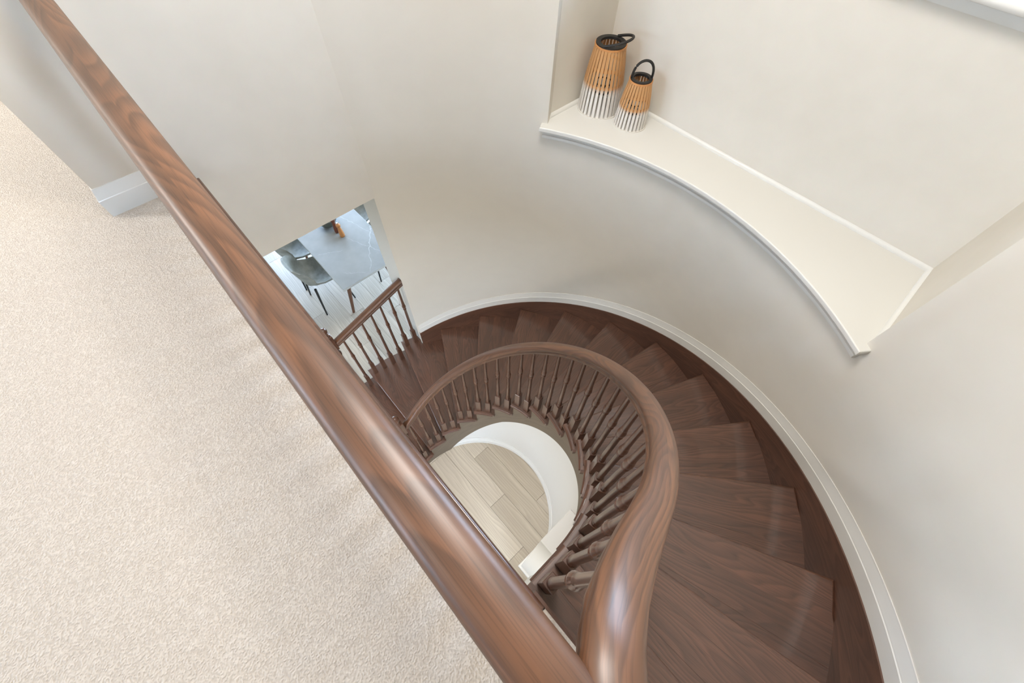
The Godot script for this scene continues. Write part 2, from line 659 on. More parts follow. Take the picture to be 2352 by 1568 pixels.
func window_unit(called: String, label: String, axis: int, at: float, a0: float, a1: float, y0: float, y1: float, bars: int) -> void:
	var o := Node3D.new()
	o.name = numbered(called)
	add_child(o)
	o.set_meta("kind", "structure")
	o.set_meta("label", label)
	o.set_meta("category", "window")
	var fr := MB.new()
	var mk := func(b: MB, p0: float, p1: float, q0: float, q1: float, d: float) -> void:
		if axis == 0:
			b.box(Vector3(at - d, q0, p0), Vector3(at + d, q1, p1), 0.004)
		else:
			b.box(Vector3(p0, q0, at - d), Vector3(p1, q1, at + d), 0.004)
	mk.call(fr, a0, a0 + 0.06, y0, y1, 0.035)
	mk.call(fr, a1 - 0.06, a1, y0, y1, 0.035)
	mk.call(fr, a0 + 0.06, a1 - 0.06, y0, y0 + 0.06, 0.035)
	mk.call(fr, a0 + 0.06, a1 - 0.06, y1 - 0.06, y1, 0.035)
	part("window_frame", fr.mesh(M.white), o)
	var w := (a1 - a0 - 0.12) / bars
	for i in bars:
		var g := MB.new()
		mk.call(g, a0 + 0.06 + w * i + 0.015, a0 + 0.06 + w * (i + 1) - 0.015, y0 + 0.06, y1 - 0.06, 0.004)
		part("pane", g.mesh(M.glass), o)
		if i > 0:
			var br := MB.new()
			mk.call(br, a0 + 0.06 + w * i - 0.015, a0 + 0.06 + w * i + 0.015, y0 + 0.06, y1 - 0.06, 0.025)
			part("mullion", br.mesh(M.white), o)


func unseen_ceiling_light(at: Vector3, size: float, energy: float, label: String) -> void:  # out-of-view fixture: glowing disc with an area light below it
	var o := thing("unseen_ceiling_light", label, "ceiling light", at)
	var b := MB.new()
	b.lathe(Vector3.ZERO, [Vector2(0, 0), Vector2(size, 0), Vector2(size, -0.03), Vector2(size - 0.01, -0.035), Vector2(size - 0.012, -0.02), Vector2(0, -0.02)], 32)
	part("housing", b.mesh(M.white), o)
	var d := MB.new()
	d.lathe(Vector3.ZERO, [Vector2(0, -0.024), Vector2(size - 0.014, -0.024), Vector2(size - 0.03, -0.045), Vector2(0, -0.055)], 32)
	part("light_diffuser", d.mesh(M.unseen_lamp), o)
	var l := AreaLight3D.new()
	l.name = "light"
	l.area_size = Vector2(size * 1.6, size * 1.6)
	l.light_color = Color(1.0, 0.98, 0.955)
	l.light_energy = energy
	l.area_range = 30.0
	l.shadow_enabled = true
	l.position = Vector3(0, -0.07, 0)
	l.rotation.x = -PI / 2
	o.add_child(l)


func shell() -> void:
	# ground floor: sub-floor slab with planks laid along z
	var fl := struct("floor", boxes([[Vector3(-4.5, GY - 0.2, -6.4), Vector3(3.4, GY - 0.012, 2.7)]], M.seam), "light oak plank floor of the ground storey", "floor")
	var kinds := []
	for m in M.planks:
		for k in 2:
			var b := MB.new()
			b.slab([Vector2(-0.0925, -0.6), Vector2(0.0925, -0.6), Vector2(0.0925, 0.6), Vector2(-0.0925, 0.6)], -0.012, 0.0, 0.0012, Vector2(0, 1), Vector2(rng.randf() * 2.4, rng.randf() * 0.4), 1)
			kinds.append(b.mesh(m))
	var i := 0
	var x := -0.94
	while x < 1.95:
		var z := 0.9 - fposmod(i * 0.47, 1.2)
		while z > -5.6:
			if (x < 1.0 and z > -1.9 and x > -0.3) or (z < -1.2):
				part("plank", kinds[rng.randi() % kinds.size()], fl, Vector3(x + 0.0925, GY, z))
			z -= 1.2015
		x += 0.1863
		i += 1
	# the rest of the ground floor, out of sight, in plain boards
	var rest := MB.new()
	rest.box(Vector3(-4.4, GY - 0.012, -6.3), Vector3(-0.95, GY - 0.001, 2.6))
	part("outer_boards", rest.mesh(M.planks[0]), fl)

	# landing: slab and carpet
	var lb := MB.new()
	lb.slab([Vector2(-4.5, -6.4), Vector2(-0.31, -6.4), Vector2(-0.31, ZF), Vector2(0.045, ZF), Vector2(0.045, 2.7), Vector2(-4.5, 2.7)], -0.30, -0.012, 0.0)
	struct("floor_slab", lb.mesh(M.ceiling), "white edge of the upper landing slab", "floor")
	var cb := MB.new()
	cb.slab([Vector2(-4.5, -6.4), Vector2(-0.312, -6.4), Vector2(-0.312, ZF), Vector2(-0.065, ZF), Vector2(-0.065, 0.11), Vector2(0.052, 0.112), Vector2(0.05, 1.07), Vector2(0.045, 2.7), Vector2(-4.5, 2.7)], -0.012, 0.0, 0.005)
	struct("floor_landing", cb.mesh(M.carpet), "beige short-pile carpet of the upper landing", "carpet")

	# curved stair wall, with the niche left open
	var cw := MB.new()
	arc_wall(cw, -68.2, 90.0, RW, RW + 0.12, GY, -0.10)
	arc_wall(cw, -68.2, -30.6, RW, RW + 0.12, -0.10, CEIL)
	arc_wall(cw, 35.2, 90.0, RW, RW + 0.12, -0.10, CEIL)
	cw.box(Vector3(-0.4, GY, CZ + RW), Vector3(CX, -0.3, CZ + RW + 0.12))
	cw.box(Vector3(0.05, -0.3, CZ + RW), Vector3(CX, CEIL, CZ + RW + 0.12))
	struct("wall_curved", cw.mesh(M.wall), "cream curved wall of the stairwell", "wall")
	# niche: flat back and two cheeks
	struct("wall_niche", holed(0, 2.19, 2.31, -1.66, 0.49, -0.3, CEIL, [[-1.02, -0.04, 0.80, 2.40]], M.wall), "flat cream back wall of the niche above the stair", "wall")
	struct("wall_niche_cheek", boxes([[Vector3(1.69, -0.3, -1.66), Vector3(2.19, CEIL, -1.545)], [Vector3(1.62, -0.3, 0.375), Vector3(2.19, CEIL, 0.49)]], M.wall), "cream side cheeks of the niche", "wall")
	# far wall over the opening to the dining room
	var fw := MB.new()
	fw.box(Vector3(-0.31, -0.568, ZF - 0.28), Vector3(0.868, CEIL, ZF))
	fw.box(Vector3(-4.5, GY, ZF - 0.28), Vector3(-1.35, -0.30, ZF))
	fw.box(Vector3(-1.35, -0.568, ZF - 0.28), Vector3(-0.31, -0.30, ZF))
	struct("wall_far", fw.mesh(M.wall), "cream wall above the dining room opening", "wall")
	var jb := MB.new()
	jb.box(Vector3(0.862, GY, ZF - 0.28), Vector3(3.4, CEIL, ZF - 0.02))
	struct("wall_jamb", jb.mesh(M.white), "white jamb of the dining room opening", "wall")
	# enclosing walls
	struct("wall_left", holed(0, -4.62, -4.5, -6.5, 2.8, GY - 0.2, CEIL, [[-5.8, -2.9, 0.4, 2.4], [-1.9, 0.6, 0.45, 2.4], [-0.9, 0.5, GY + 0.6, -0.7], [-5.4, -4.0, GY + 0.6, -0.7]], M.wall), "cream outer wall beside the landing", "wall")
	struct("wall_back", holed(2, 2.7, 2.82, -4.6, 2.4, GY - 0.2, CEIL, [[-2.2, -1.0, GY + 0.4, -0.7]], M.wall), "cream wall behind the landing", "wall")
	struct("wall_front", holed(2, -6.52, -6.4, -4.6, 3.5, GY - 0.2, CEIL, [[0.2, 2.6, GY + 0.4, -0.6]], M.wall), "cream outer wall of the dining room", "wall")
	struct("wall_right", holed(0, 3.4, 3.52, -6.5, -2.2, GY - 0.2, CEIL, [[-5.6, -2.8, GY + 0.2, -0.6]], M.wall), "cream side wall of the dining room", "wall")
	struct("wall_landing_end", boxes([[Vector3(0.05, GY, CZ + RW + 0.12), Vector3(0.17, CEIL, 2.7)]], M.wall), "cream wall at the head of the stair", "wall")
	struct("wall_hall", boxes([[Vector3(-0.30, 0.0, -6.4), Vector3(-0.19, CEIL, ZF - 0.28)]], M.wall), "cream wall of the upper hall", "wall")
	struct("ceiling", boxes([[Vector3(-4.6, CEIL, -6.5), Vector3(3.5, CEIL + 0.12, 2.8)]], M.ceiling), "white ceiling over the landing and stairwell", "ceiling")
	struct("ceiling_dining", boxes([[Vector3(-0.31, -0.42, -6.4), Vector3(3.4, -0.30, ZF - 0.28)]], M.ceiling), "white ceiling of the dining room", "ceiling")

	window_unit("window_1", "white window above the niche ledge", 0, 2.27, -1.02, -0.04, 0.80, 2.40, 2)
	window_unit("window_2", "wide white window out of view, placed to light the landing from the left", 0, -4.56, -1.9, 0.6, 0.45, 2.4, 2)  # this and the next are out of view, sized for daylight from the left
	window_unit("window_3", "white window out of view, placed to light the upper hall carpet", 0, -4.56, -5.8, -2.9, 0.4, 2.4, 2)
	window_unit("window_4", "unseen white window added to light the ground floor hall", 0, -4.56, -0.9, 0.5, GY + 0.6, -0.7, 2)  # this and the next are added openings that light the ground floor
	window_unit("window_5", "unseen white glazed window added to light the floor below the landing", 2, 2.76, -2.2, -1.0, GY + 0.4, -0.7, 2)
	window_unit("window_6", "wide white window out of view, placed to light the dining room", 2, -6.46, 0.2, 2.6, GY + 0.4, -0.6, 3)  # dining windows from here on are unseen, sized to light its floor
	window_unit("window_8", "white window out of view at the far side, placed to light the dining room", 0, -4.56, -5.4, -4.0, GY + 0.6, -0.7, 2)
	window_unit("window_7", "white side window out of view, placed to light the dining room", 0, 3.46, -5.6, -2.8, GY + 0.2, -0.6, 3)

	# window stool and apron on the niche's back wall
	var st := MB.new()
	var prof := [Vector2(0, 0.736), Vector2(0.012, 0.736), Vector2(0.016, 0.746), Vector2(0.016, 0.766), Vector2(0.022, 0.772), Vector2(0.05, 0.776), Vector2(0.055, 0.784), Vector2(0.055, 0.794), Vector2(0.05, 0.80), Vector2(0, 0.80)]
	st.sweep([Vector3(2.19, 0, -1.50), Vector3(2.19, 0, 0.33)], [Vector3.LEFT, Vector3.LEFT], [Vector3.UP, Vector3.UP], prof)
	struct("trim_1", st.mesh(M.white), "white moulded window stool on the niche wall", "trim")

	# baseboard on the far wall, landing side
	var bp := [Vector2(0, 0), Vector2(0.016, 0), Vector2(0.016, 0.078), Vector2(0.013, 0.081), Vector2(0.013, 0.087), Vector2(0.0085, 0.097), Vector2(0.0085, 0.106), Vector2(0.004, 0.118), Vector2(0.004, 0.128), Vector2(0, 0.128)]
	var bb := MB.new()
	var f3 := Vector3(0, 0, 1)
	bb.sweep([Vector3(-0.31, 0, ZF - 0.25), Vector3(-0.31, 0, ZF), Vector3(0.03, 0, ZF)], [Vector3(-1, 0, 0), Vector3(-1, 0, 1), f3], [Vector3.UP, Vector3.UP, Vector3.UP], bp)
	struct("baseboard_far", bb.mesh(M.white), "white moulded baseboard along the landing wall", "baseboard")
	# baseboard climbing the curved wall
	var ks := krange(11.50, -0.9, 0.15)
	var path := []
	for k in ks:
		path.append(P3(k, RW, helix(k) + 0.105))
	var wf := wall_frames(ks)
	var b2 := MB.new()
	b2.sweep(path, wf[0], wf[1], [Vector2(-0.004, 0), Vector2(0.016, 0), Vector2(0.016, 0.064), Vector2(0.013, 0.067), Vector2(0.013, 0.073), Vector2(0.0085, 0.083), Vector2(0.0085, 0.093), Vector2(0.004, 0.106), Vector2(0.004, 0.116), Vector2(-0.004, 0.116)])
	struct("baseboard_stair", b2.mesh(M.white), "white moulded baseboard climbing the curved stair wall", "baseboard")

	# plastered drum under the inner stringer, with its own baseboard
	var kd := krange(13.1, -0.95, 0.1)
	var dr := MB.new()
	for q in kd.size() - 1:
		var k0: float = kd[q]
		var k1: float = kd[q + 1]
		var a := P(k0, 0.728)
		var c := P(k1, 0.728)
		var n0 := Vector3(CX - a.x, 0, CZ - a.y).normalized()
		var n1 := Vector3(CX - c.x, 0, CZ - c.y).normalized()
		if k1 <= 0.0:
			n0 = Vector3(0, 0, -1)
			n1 = n0
		var t0 := maxf(GY, stringer_foot(k0) + 0.03)
		var t1 := maxf(GY, stringer_foot(k1) + 0.03)
		var A := Vector3(a.x, GY, a.y)
		var C := Vector3(c.x, GY, c.y)
		var A1 := Vector3(a.x, t0, a.y)
		var C1 := Vector3(c.x, t1, c.y)
		dr.tri(A, C, C1, n0, n1, n1)
		dr.tri(A, C1, A1, n0, n1, n0)
		var e := P(k0, 0.78)
		var g := P(k1, 0.78)
		dr.quad(Vector3(e.x, GY, e.y), Vector3(g.x, GY, g.y), Vector3(g.x, t1, g.y), Vector3(e.x, t0, e.y), -n0)
		dr.quad(A1, C1, Vector3(g.x, t1, g.y), Vector3(e.x, t0, e.y), Vector3.UP)
	struct("wall_drum", dr.mesh(M.white), "white curved wall enclosing the space under the stair", "wall")
	var kb := krange(12.6, 0.3, 0.15)
	var p2 := []
	for k in kb:
		p2.append(P3(k, 0.728, GY))
	var wf2 := wall_frames(kb)
	var b3 := MB.new()
	b3.sweep(p2, wf2[0], wf2[1], bp)
	struct("baseboard_drum", b3.mesh(M.white), "white baseboard round the plank floor of the stair well", "baseboard")
	var pr := MB.new()
	pr.box(Vector3(0.232, GY, -0.022), Vector3(0.42, -0.62, 0.15), 0.003)
	var pier := struct("wall_pier", pr.mesh(M.white), "white square pier at the foot of the stair well", "wall")
	var pb := MB.new()
	pb.box(Vector3(0.216, GY, -0.038), Vector3(0.43, GY + 0.12, 0.16), 0.004)
	part("baseboard", pb.mesh(M.white), pier)

	# walnut nosing along the landing's edge
	var ns := MB.new()
	ns.slab([Vector2(-0.065, ZF + 0.005), Vector2(0.0535, ZF + 0.005), Vector2(0.0535, 0.11), Vector2(-0.065, 0.11)], -0.022, 0.008, 0.011, Vector2(0, 1))
	struct("trim_2", ns.mesh(M.tread), "walnut nosing along the edge of the landing", "trim")


# ------------------------------------------------------------------ ledge in the niche
func ledge() -> void:
	var o := thing("niche_ledge", "white ledge with a curved moulded front above the stair", "ledge", Vector3(0, -0.06, 0))
	var b := MB.new()
	var poly := []
	for i in 41:
		var t := deg_to_rad(lerpf(-31.8, 36.4, i / 40.0))
		poly.append(Vector2(CX + 1.660 * cos(t), CZ + 1.660 * sin(t)))
	poly.append(Vector2(CX + 1.715 * cos(deg_to_rad(36.4)), CZ + 1.715 * sin(deg_to_rad(36.4))))
	poly.append_array([Vector2(1.625, 0.374), Vector2(2.189, 0.374), Vector2(2.189, -1.544), Vector2(1.685, -1.544)])
	poly.append(Vector2(CX + 1.715 * cos(deg_to_rad(-31.8)), CZ + 1.715 * sin(deg_to_rad(-31.8))))
	b.slab(poly, -0.026, 0.0, 0.006)
	part("board", b.mesh(M.white), o)
	var path := []
	var s := []
	var u := []
	for i in 41:
		var t := deg_to_rad(lerpf(-31.3, 35.9, i / 40.0))
		path.append(Vector3(CX + RW * cos(t), 0, CZ + RW * sin(t)))
		s.append(Vector3(-cos(t), 0, -sin(t)))
		u.append(Vector3.UP)
	var a := MB.new()
	a.sweep(path, s, u, [Vector2(-0.004, -0.025), Vector2(0.034, -0.025), Vector2(0.032, -0.030), Vector2(0.020, -0.038), Vector2(0.012, -0.052), Vector2(0.012, -0.056), Vector2(0.022, -0.058), Vector2(0.024, -0.064), Vector2(0.022, -0.074), Vector2(0.012, -0.080), Vector2(-0.004, -0.080)])
	part("moulding", a.mesh(M.white), o)
	var q := [Vector2(0, 0), Vector2(0.014, 0), Vector2(0.014, 0.006), Vector2(0.010, 0.014), Vector2(0.004, 0.019), Vector2(0, 0.02)]
	var e := MB.new()
	e.sweep([Vector3(1.70, 0, -1.545), Vector3(2.19, 0, -1.545), Vector3(2.19, 0, 0.375), Vector3(1.64, 0, 0.375)], [Vector3(0, 0, 1), Vector3(-1, 0, 1), Vector3(-1, 0, -1), Vector3(0, 0, -1)], [Vector3.UP, Vector3.UP, Vector3.UP, Vector3.UP], q)
	part("back_bead", e.mesh(M.white), o)


# ------------------------------------------------------------------ staircase
func stringer_foot(k: float) -> float:
	return helix(k) - 0.43 - 0.05 * maxf(0.0, k - 8.5)


func stair() -> void:
	var o := thing("staircase", "dark walnut curved staircase winding down to the plank floor", "staircase")
	for k in range(0, 15):
		var y := tread_y(k)
		var t := Node3D.new()
		t.name = "tread"
		o.add_child(t, true)
		var kb := k - 1.1
		if k == 0:
			kb = -1.02
		var f1 := rng.randf_range(0.30, 0.44)
		var f2 := f1 + rng.randf_range(0.26, 0.36)
		var cuts := [0.0, f1, f2, 1.0]
		var mid := P(k - 0.5, RO) - P(k - 0.5, RI)
		for i in 3:
			var ka: float = lerpf(k, kb, cuts[i])
			var kc: float = lerpf(k, kb, cuts[i + 1])
			var b := MB.new()
			var poly := sector(ka, kc, RI, RO + 0.003, 1.81 if k >= 12 else 0.0)
			var back := krange(ka, kc, 0.12).size()
			# the front board's nosing and the open ends are rounded, joints between boards only eased
			b.slab(poly, y - 0.030, y, 0.012 if i == 0 else 0.0005, mid.normalized(), Vector2(rng.randf() * 3.5, rng.randf() * 0.6), 4 if i == 0 else 1, [back - 1, back] if i == 0 else [])
			part("board", b.mesh(M.tread), t)
		# return moulding round the inner end
		var ks := krange(k, maxf(kb + 0.1, k - 1.0), 0.1)
		var path := []
		for q in ks:
			path.append(P3(q, RI + 0.008, y - 0.015))
		var wf := wall_frames(ks)
		var rt := MB.new()
		rt.sweep(path, wf[0], wf[1], [Vector2(-0.012, -0.0155), Vector2(0.002, -0.0155), Vector2(0.010, -0.0125), Vector2(0.015, -0.005), Vector2(0.015, 0.005), Vector2(0.010, 0.0125), Vector2(0.002, 0.0157), Vector2(-0.012, 0.0157)], true, true, rng.randf() * 4.0)
		part("end_moulding", rt.mesh(M.riser), t)
	for k in range(-1, 15):
		var top := tread_y(k) - 0.029
		var kr := k - 0.09
		if k == -1:
			top = -0.012
			kr = -1.0
		var bot := tread_y(k + 1) - 0.002 if k < 14 else GY
		var b := MB.new()
		b.slab(sector(kr, kr - 0.07, RI + 0.02, RO + 0.003 if k < 12 else 1.785), bot, top, 0.001, (P(k, RO) - P(k, RI)).normalized(), Vector2(rng.randf() * 3.0, rng.randf() * 0.5), 1)
		part("riser", b.mesh(M.riser), o)
	# inner stringer, stepped under the treads
	for side in 2:
		var r0 := 0.700 if side == 0 else 1.745
		var r1 := 0.745 if side == 0 else 1.79
		var s := MB.new()
		var first := 0 if side == 0 else 12
		for k in range(first, 15):
			var ka := float(k) - 0.09
			var kz := k - 1.09 if k > first else (-1.0 if side == 0 else 11.58)
			var kk := krange(ka, kz, 0.1)
			for i in kk.size() - 1:
				var ca: float = kk[i]
				var cb: float = kk[i + 1]
				var top := tread_y(k) - 0.029
				var pr := []
				for c in [ca, cb]:
					var lo := maxf(GY, stringer_foot(c))
					pr.append([P3(c, r0, lo), P3(c, r0, top), P3(c, r1, lo), P3(c, r1, top)])
				var na := (P(ca, r0) - P(ca, r1)).normalized()
				var nb := (P(cb, r0) - P(cb, r1)).normalized()
				var n3 := Vector3(na.x, 0, na.y)
				var n4 := Vector3(nb.x, 0, nb.y)
				var ua := ca * 0.25
				var ub := cb * 0.25
				var sy := helix(ca)
				var sz := helix(cb)
				s.tri(pr[0][0], pr[1][0], pr[1][1], n3, n4, n4, Vector2(ua, pr[0][0].y - sy), Vector2(ub, pr[1][0].y - sz), Vector2(ub, top - sz))
				s.tri(pr[0][0], pr[1][1], pr[0][1], n3, n4, n3, Vector2(ua, pr[0][0].y - sy), Vector2(ub, top - sz), Vector2(ua, top - sy))
				s.tri(pr[0][2], pr[1][2], pr[1][3], -n3, -n4, -n4)
				s.tri(pr[0][2], pr[1][3], pr[0][3], -n3, -n4, -n3)
				s.quad(pr[0][0], pr[1][0], pr[1][2], pr[0][2], Vector3.DOWN)
				s.quad(pr[0][1], pr[1][1], pr[1][3], pr[0][3], Vector3.UP)
		part("inner_stringer" if side == 0 else "outer_stringer", s.mesh(M.stringer), o)
	# skirt board against the curved wall
	var ks := krange(11.51, -0.95, 0.12)
	var path := []
	for k in ks:
		path.append(P3(k, RW, helix(k)))
	var wf := wall_frames(ks)
	var sk := MB.new()
	sk.sweep(path, wf[0], wf[1], [Vector2(-0.002, -0.34), Vector2(0.020, -0.34), Vector2(0.020, 0.102), Vector2(0.017, 0.105), Vector2(-0.002, 0.105)])
	part("skirt_board", sk.mesh(M.skirt), o)


# ------------------------------------------------------------------ railings
const RAIL := [Vector2(0, 0), Vector2(0.012, -0.0008), Vector2(0.021, -0.0035), Vector2(0.027, -0.008), Vector2(0.0305, -0.015), Vector2(0.031, -0.022), Vector2(0.029, -0.029), Vector2(0.024, -0.034), Vector2(0.0225, -0.037), Vector2(0.0255, -0.040), Vector2(0.027, -0.046), Vector2(0.026, -0.054), Vector2(0.022, -0.058), Vector2(0, -0.058)]


func rail_profile(scale := 1.0) -> Array:
	var p := []
	for v in RAIL:
		p.append(v * scale)
	for i in range(RAIL.size() - 2, 0, -1):
		p.append(Vector2(-RAIL[i].x, RAIL[i].y) * scale)
	return p


# turned baluster: square block, beaded collar, tapered shaft, ringed vase, slender neck
func baluster_mesh(h: float, foot := 0.20) -> ArrayMesh:
	var b := MB.new()
	var w := 0.0205
	b.box(Vector3(-w, 0, -w), Vector3(w, foot, w), 0.002)
	var s := foot
	var L := h - foot
	var pts := [Vector2(0.0165, s - 0.004), Vector2(0.0165, s + 0.004), Vector2(0.0125, s + 0.009), Vector2(0.0125, s + 0.013), Vector2(0.0155, s + 0.018), Vector2(0.0155, s + 0.024), Vector2(0.0120, s + 0.030), Vector2(0.0150, s + 0.036), Vector2(0.0145, s + 0.043), Vector2(0.0128, s + 0.05), Vector2(0.0138, s + 0.09), Vector2(0.0122, s + L * 0.52)]
	var r := s + L * 0.52
	pts.append_array([Vector2(0.0150, r + 0.005), Vector2(0.0158, r + 0.011), Vector2(0.0128, r + 0.016), Vector2(0.0118, r + 0.022), Vector2(0.0150, r + 0.030), Vector2(0.0178, r + 0.046), Vector2(0.0175, r + 0.058), Vector2(0.0140, r + 0.078), Vector2(0.0125, r + 0.085), Vector2(0.0140, r + 0.092), Vector2(0.0122, r + 0.10), Vector2(0.0118, r + 0.13), Vector2(0.0092, h)])
	for i in pts.size():
		pts[i] = Vector2(pts[i].x * 1.02, pts[i].y)
	b.lathe(Vector3.ZERO, pts, 14)
	return b.mesh(M.baluster)


func newel_mesh(h: float) -> ArrayMesh:
	var b := MB.new()
	var w := 0.034
	b.box(Vector3(-w, 0, -w), Vector3(w, 0.30, w), 0.004)
	b.box(Vector3(-w, h - 0.26, -w), Vector3(w, h - 0.05, w), 0.004)
	b.lathe(Vector3.ZERO, [Vector2(0.030, 0.30), Vector2(0.024, 0.315), Vector2(0.031, 0.33), Vector2(0.024, 0.345), Vector2(0.029, 0.40), Vector2(0.022, h - 0.40), Vector2(0.031, h - 0.36), Vector2(0.031, h - 0.33), Vector2(0.022, h - 0.30), Vector2(0.030, h - 0.26)], 18)
	b.lathe(Vector3.ZERO, [Vector2(0.030, h - 0.05), Vector2(0.032, h - 0.042), Vector2(0.022, h - 0.034), Vector2(0.018, h - 0.02), Vector2(0.024, h - 0.012), Vector2(0.017, h - 0.004)], 18)
	return b.mesh(M.baluster)


func finial_mesh() -> ArrayMesh:
	var b := MB.new()
	var p := []
	for i in 13:
		var a := PI * i / 12.0
		p.append(Vector2(0.034 * sin(a), 0.034 * (1.0 - cos(a))))
	b.lathe(Vector3.ZERO, p, 18)
	return b.mesh(M.baluster)


func newel(o: Node3D, at: Vector3, h: float) -> void:
	var n := part("newel_post", newel_mesh(h), o, at)
	part("finial", finial_mesh(), n, Vector3(0, h - 0.008, 0))


func railings() -> void:
	# --- inner railing that follows the well
	var o := thing("curved_balustrade", "curved walnut railing with turned balusters round the stair well", "railing")
	var path := []
	for q in [Vector3(0.012, 0.887, 0.128), Vector3(0.030, 0.885, 0.110), Vector3(0.060, 0.872, 0.0935), Vector3(0.098, 0.840, 0.0845), Vector3(0.145, 0.788, 0.0805)]:
		path.append(q)
	for k in krange(0.0, 13.45, 0.12):
		path.append(P3(k, 0.715, helix(k) + 0.86))
	var sm := [path[0]]
	for i in range(1, path.size() - 1):
		sm.append(path[i] * 0.5 + (path[i - 1] + path[i + 1]) * 0.25)
	sm.append(path[-1])
	var fr := frames(sm)
	var b := MB.new()
	b.sweep(sm, fr[0], fr[1], rail_profile(), true, true, 0.7, 0.09)
	part("handrail", b.mesh(M.rail), o)
	var short := baluster_mesh(0.815)
	var tall := baluster_mesh(0.905)
	for k in range(0, 15):
		for d in [0.26, 0.74]:
			var kk: float = k - d
			if kk > 13.4:
				continue
			var at := P3(kk, RR, tread_y(k))
			var p0 := P(kk, RI)
			var p1 := P(kk, RO)
			part("baluster", short if d < 0.5 else tall, o, at, -atan2(p1.y - p0.y, p1.x - p0.x))
	newel(o, P3(13.53, RR, tread_y(14)), 1.13)

	# --- short outer railing at the dining room opening
	var s := thing("short_balustrade", "short walnut railing beside the dining room opening", "railing")
	var p2 := []
	for i in 9:
		p2.append(Vector3(0.863, -1.463, -2.281).lerp(Vector3(0.125, -1.872, -2.402), i / 8.0))
	var f2 := frames(p2)
	var b2 := MB.new()
	b2.sweep(p2, f2[0], f2[1], rail_profile(1.08), true, true, 0.2, 0.2)
	part("handrail", b2.mesh(M.rail), s)
	for x in [0.818, 0.721, 0.623, 0.523, 0.422, 0.321, 0.216]:
		var f: float = (0.863 - x) / 0.738
		var tk := 12 if x > 0.69 else (13 if x > 0.27 else 14)
		var y := tread_y(tk)
		part("baluster", baluster_mesh(lerpf(-1.463, -1.872, f) - 0.062 - y), s, Vector3(x, y, lerpf(-2.281, -2.402, f)), 0.0)
	newel(s, P3(13.53, 1.76, tread_y(14)), 1.14)

	# --- level railing of the landing
	var l := thing("landing_balustrade", "straight walnut handrail on turned balusters along the carpeted landing", "railing")
	var p3 := []
	for i in 25:
		p3.append(Vector3(-0.016, 0.89, lerpf(ZF, 0.188, i / 24.0)))
	var f3 := frames(p3)
	var b3 := MB.new()
	b3.sweep(p3, f3[0], f3[1], rail_profile(), true, true, 0.0, 0.03)
	part("handrail", b3.mesh(M.rail), l)
	var bm := baluster_mesh(0.826)
	var z := ZF + 0.10
	while z < 0.06:
		part("baluster", bm, l, Vector3(-0.016, 0.008, z))
		z += 0.108
	part("baluster", baluster_mesh(0.834), l, Vector3(0.008, 0.0, 0.160))


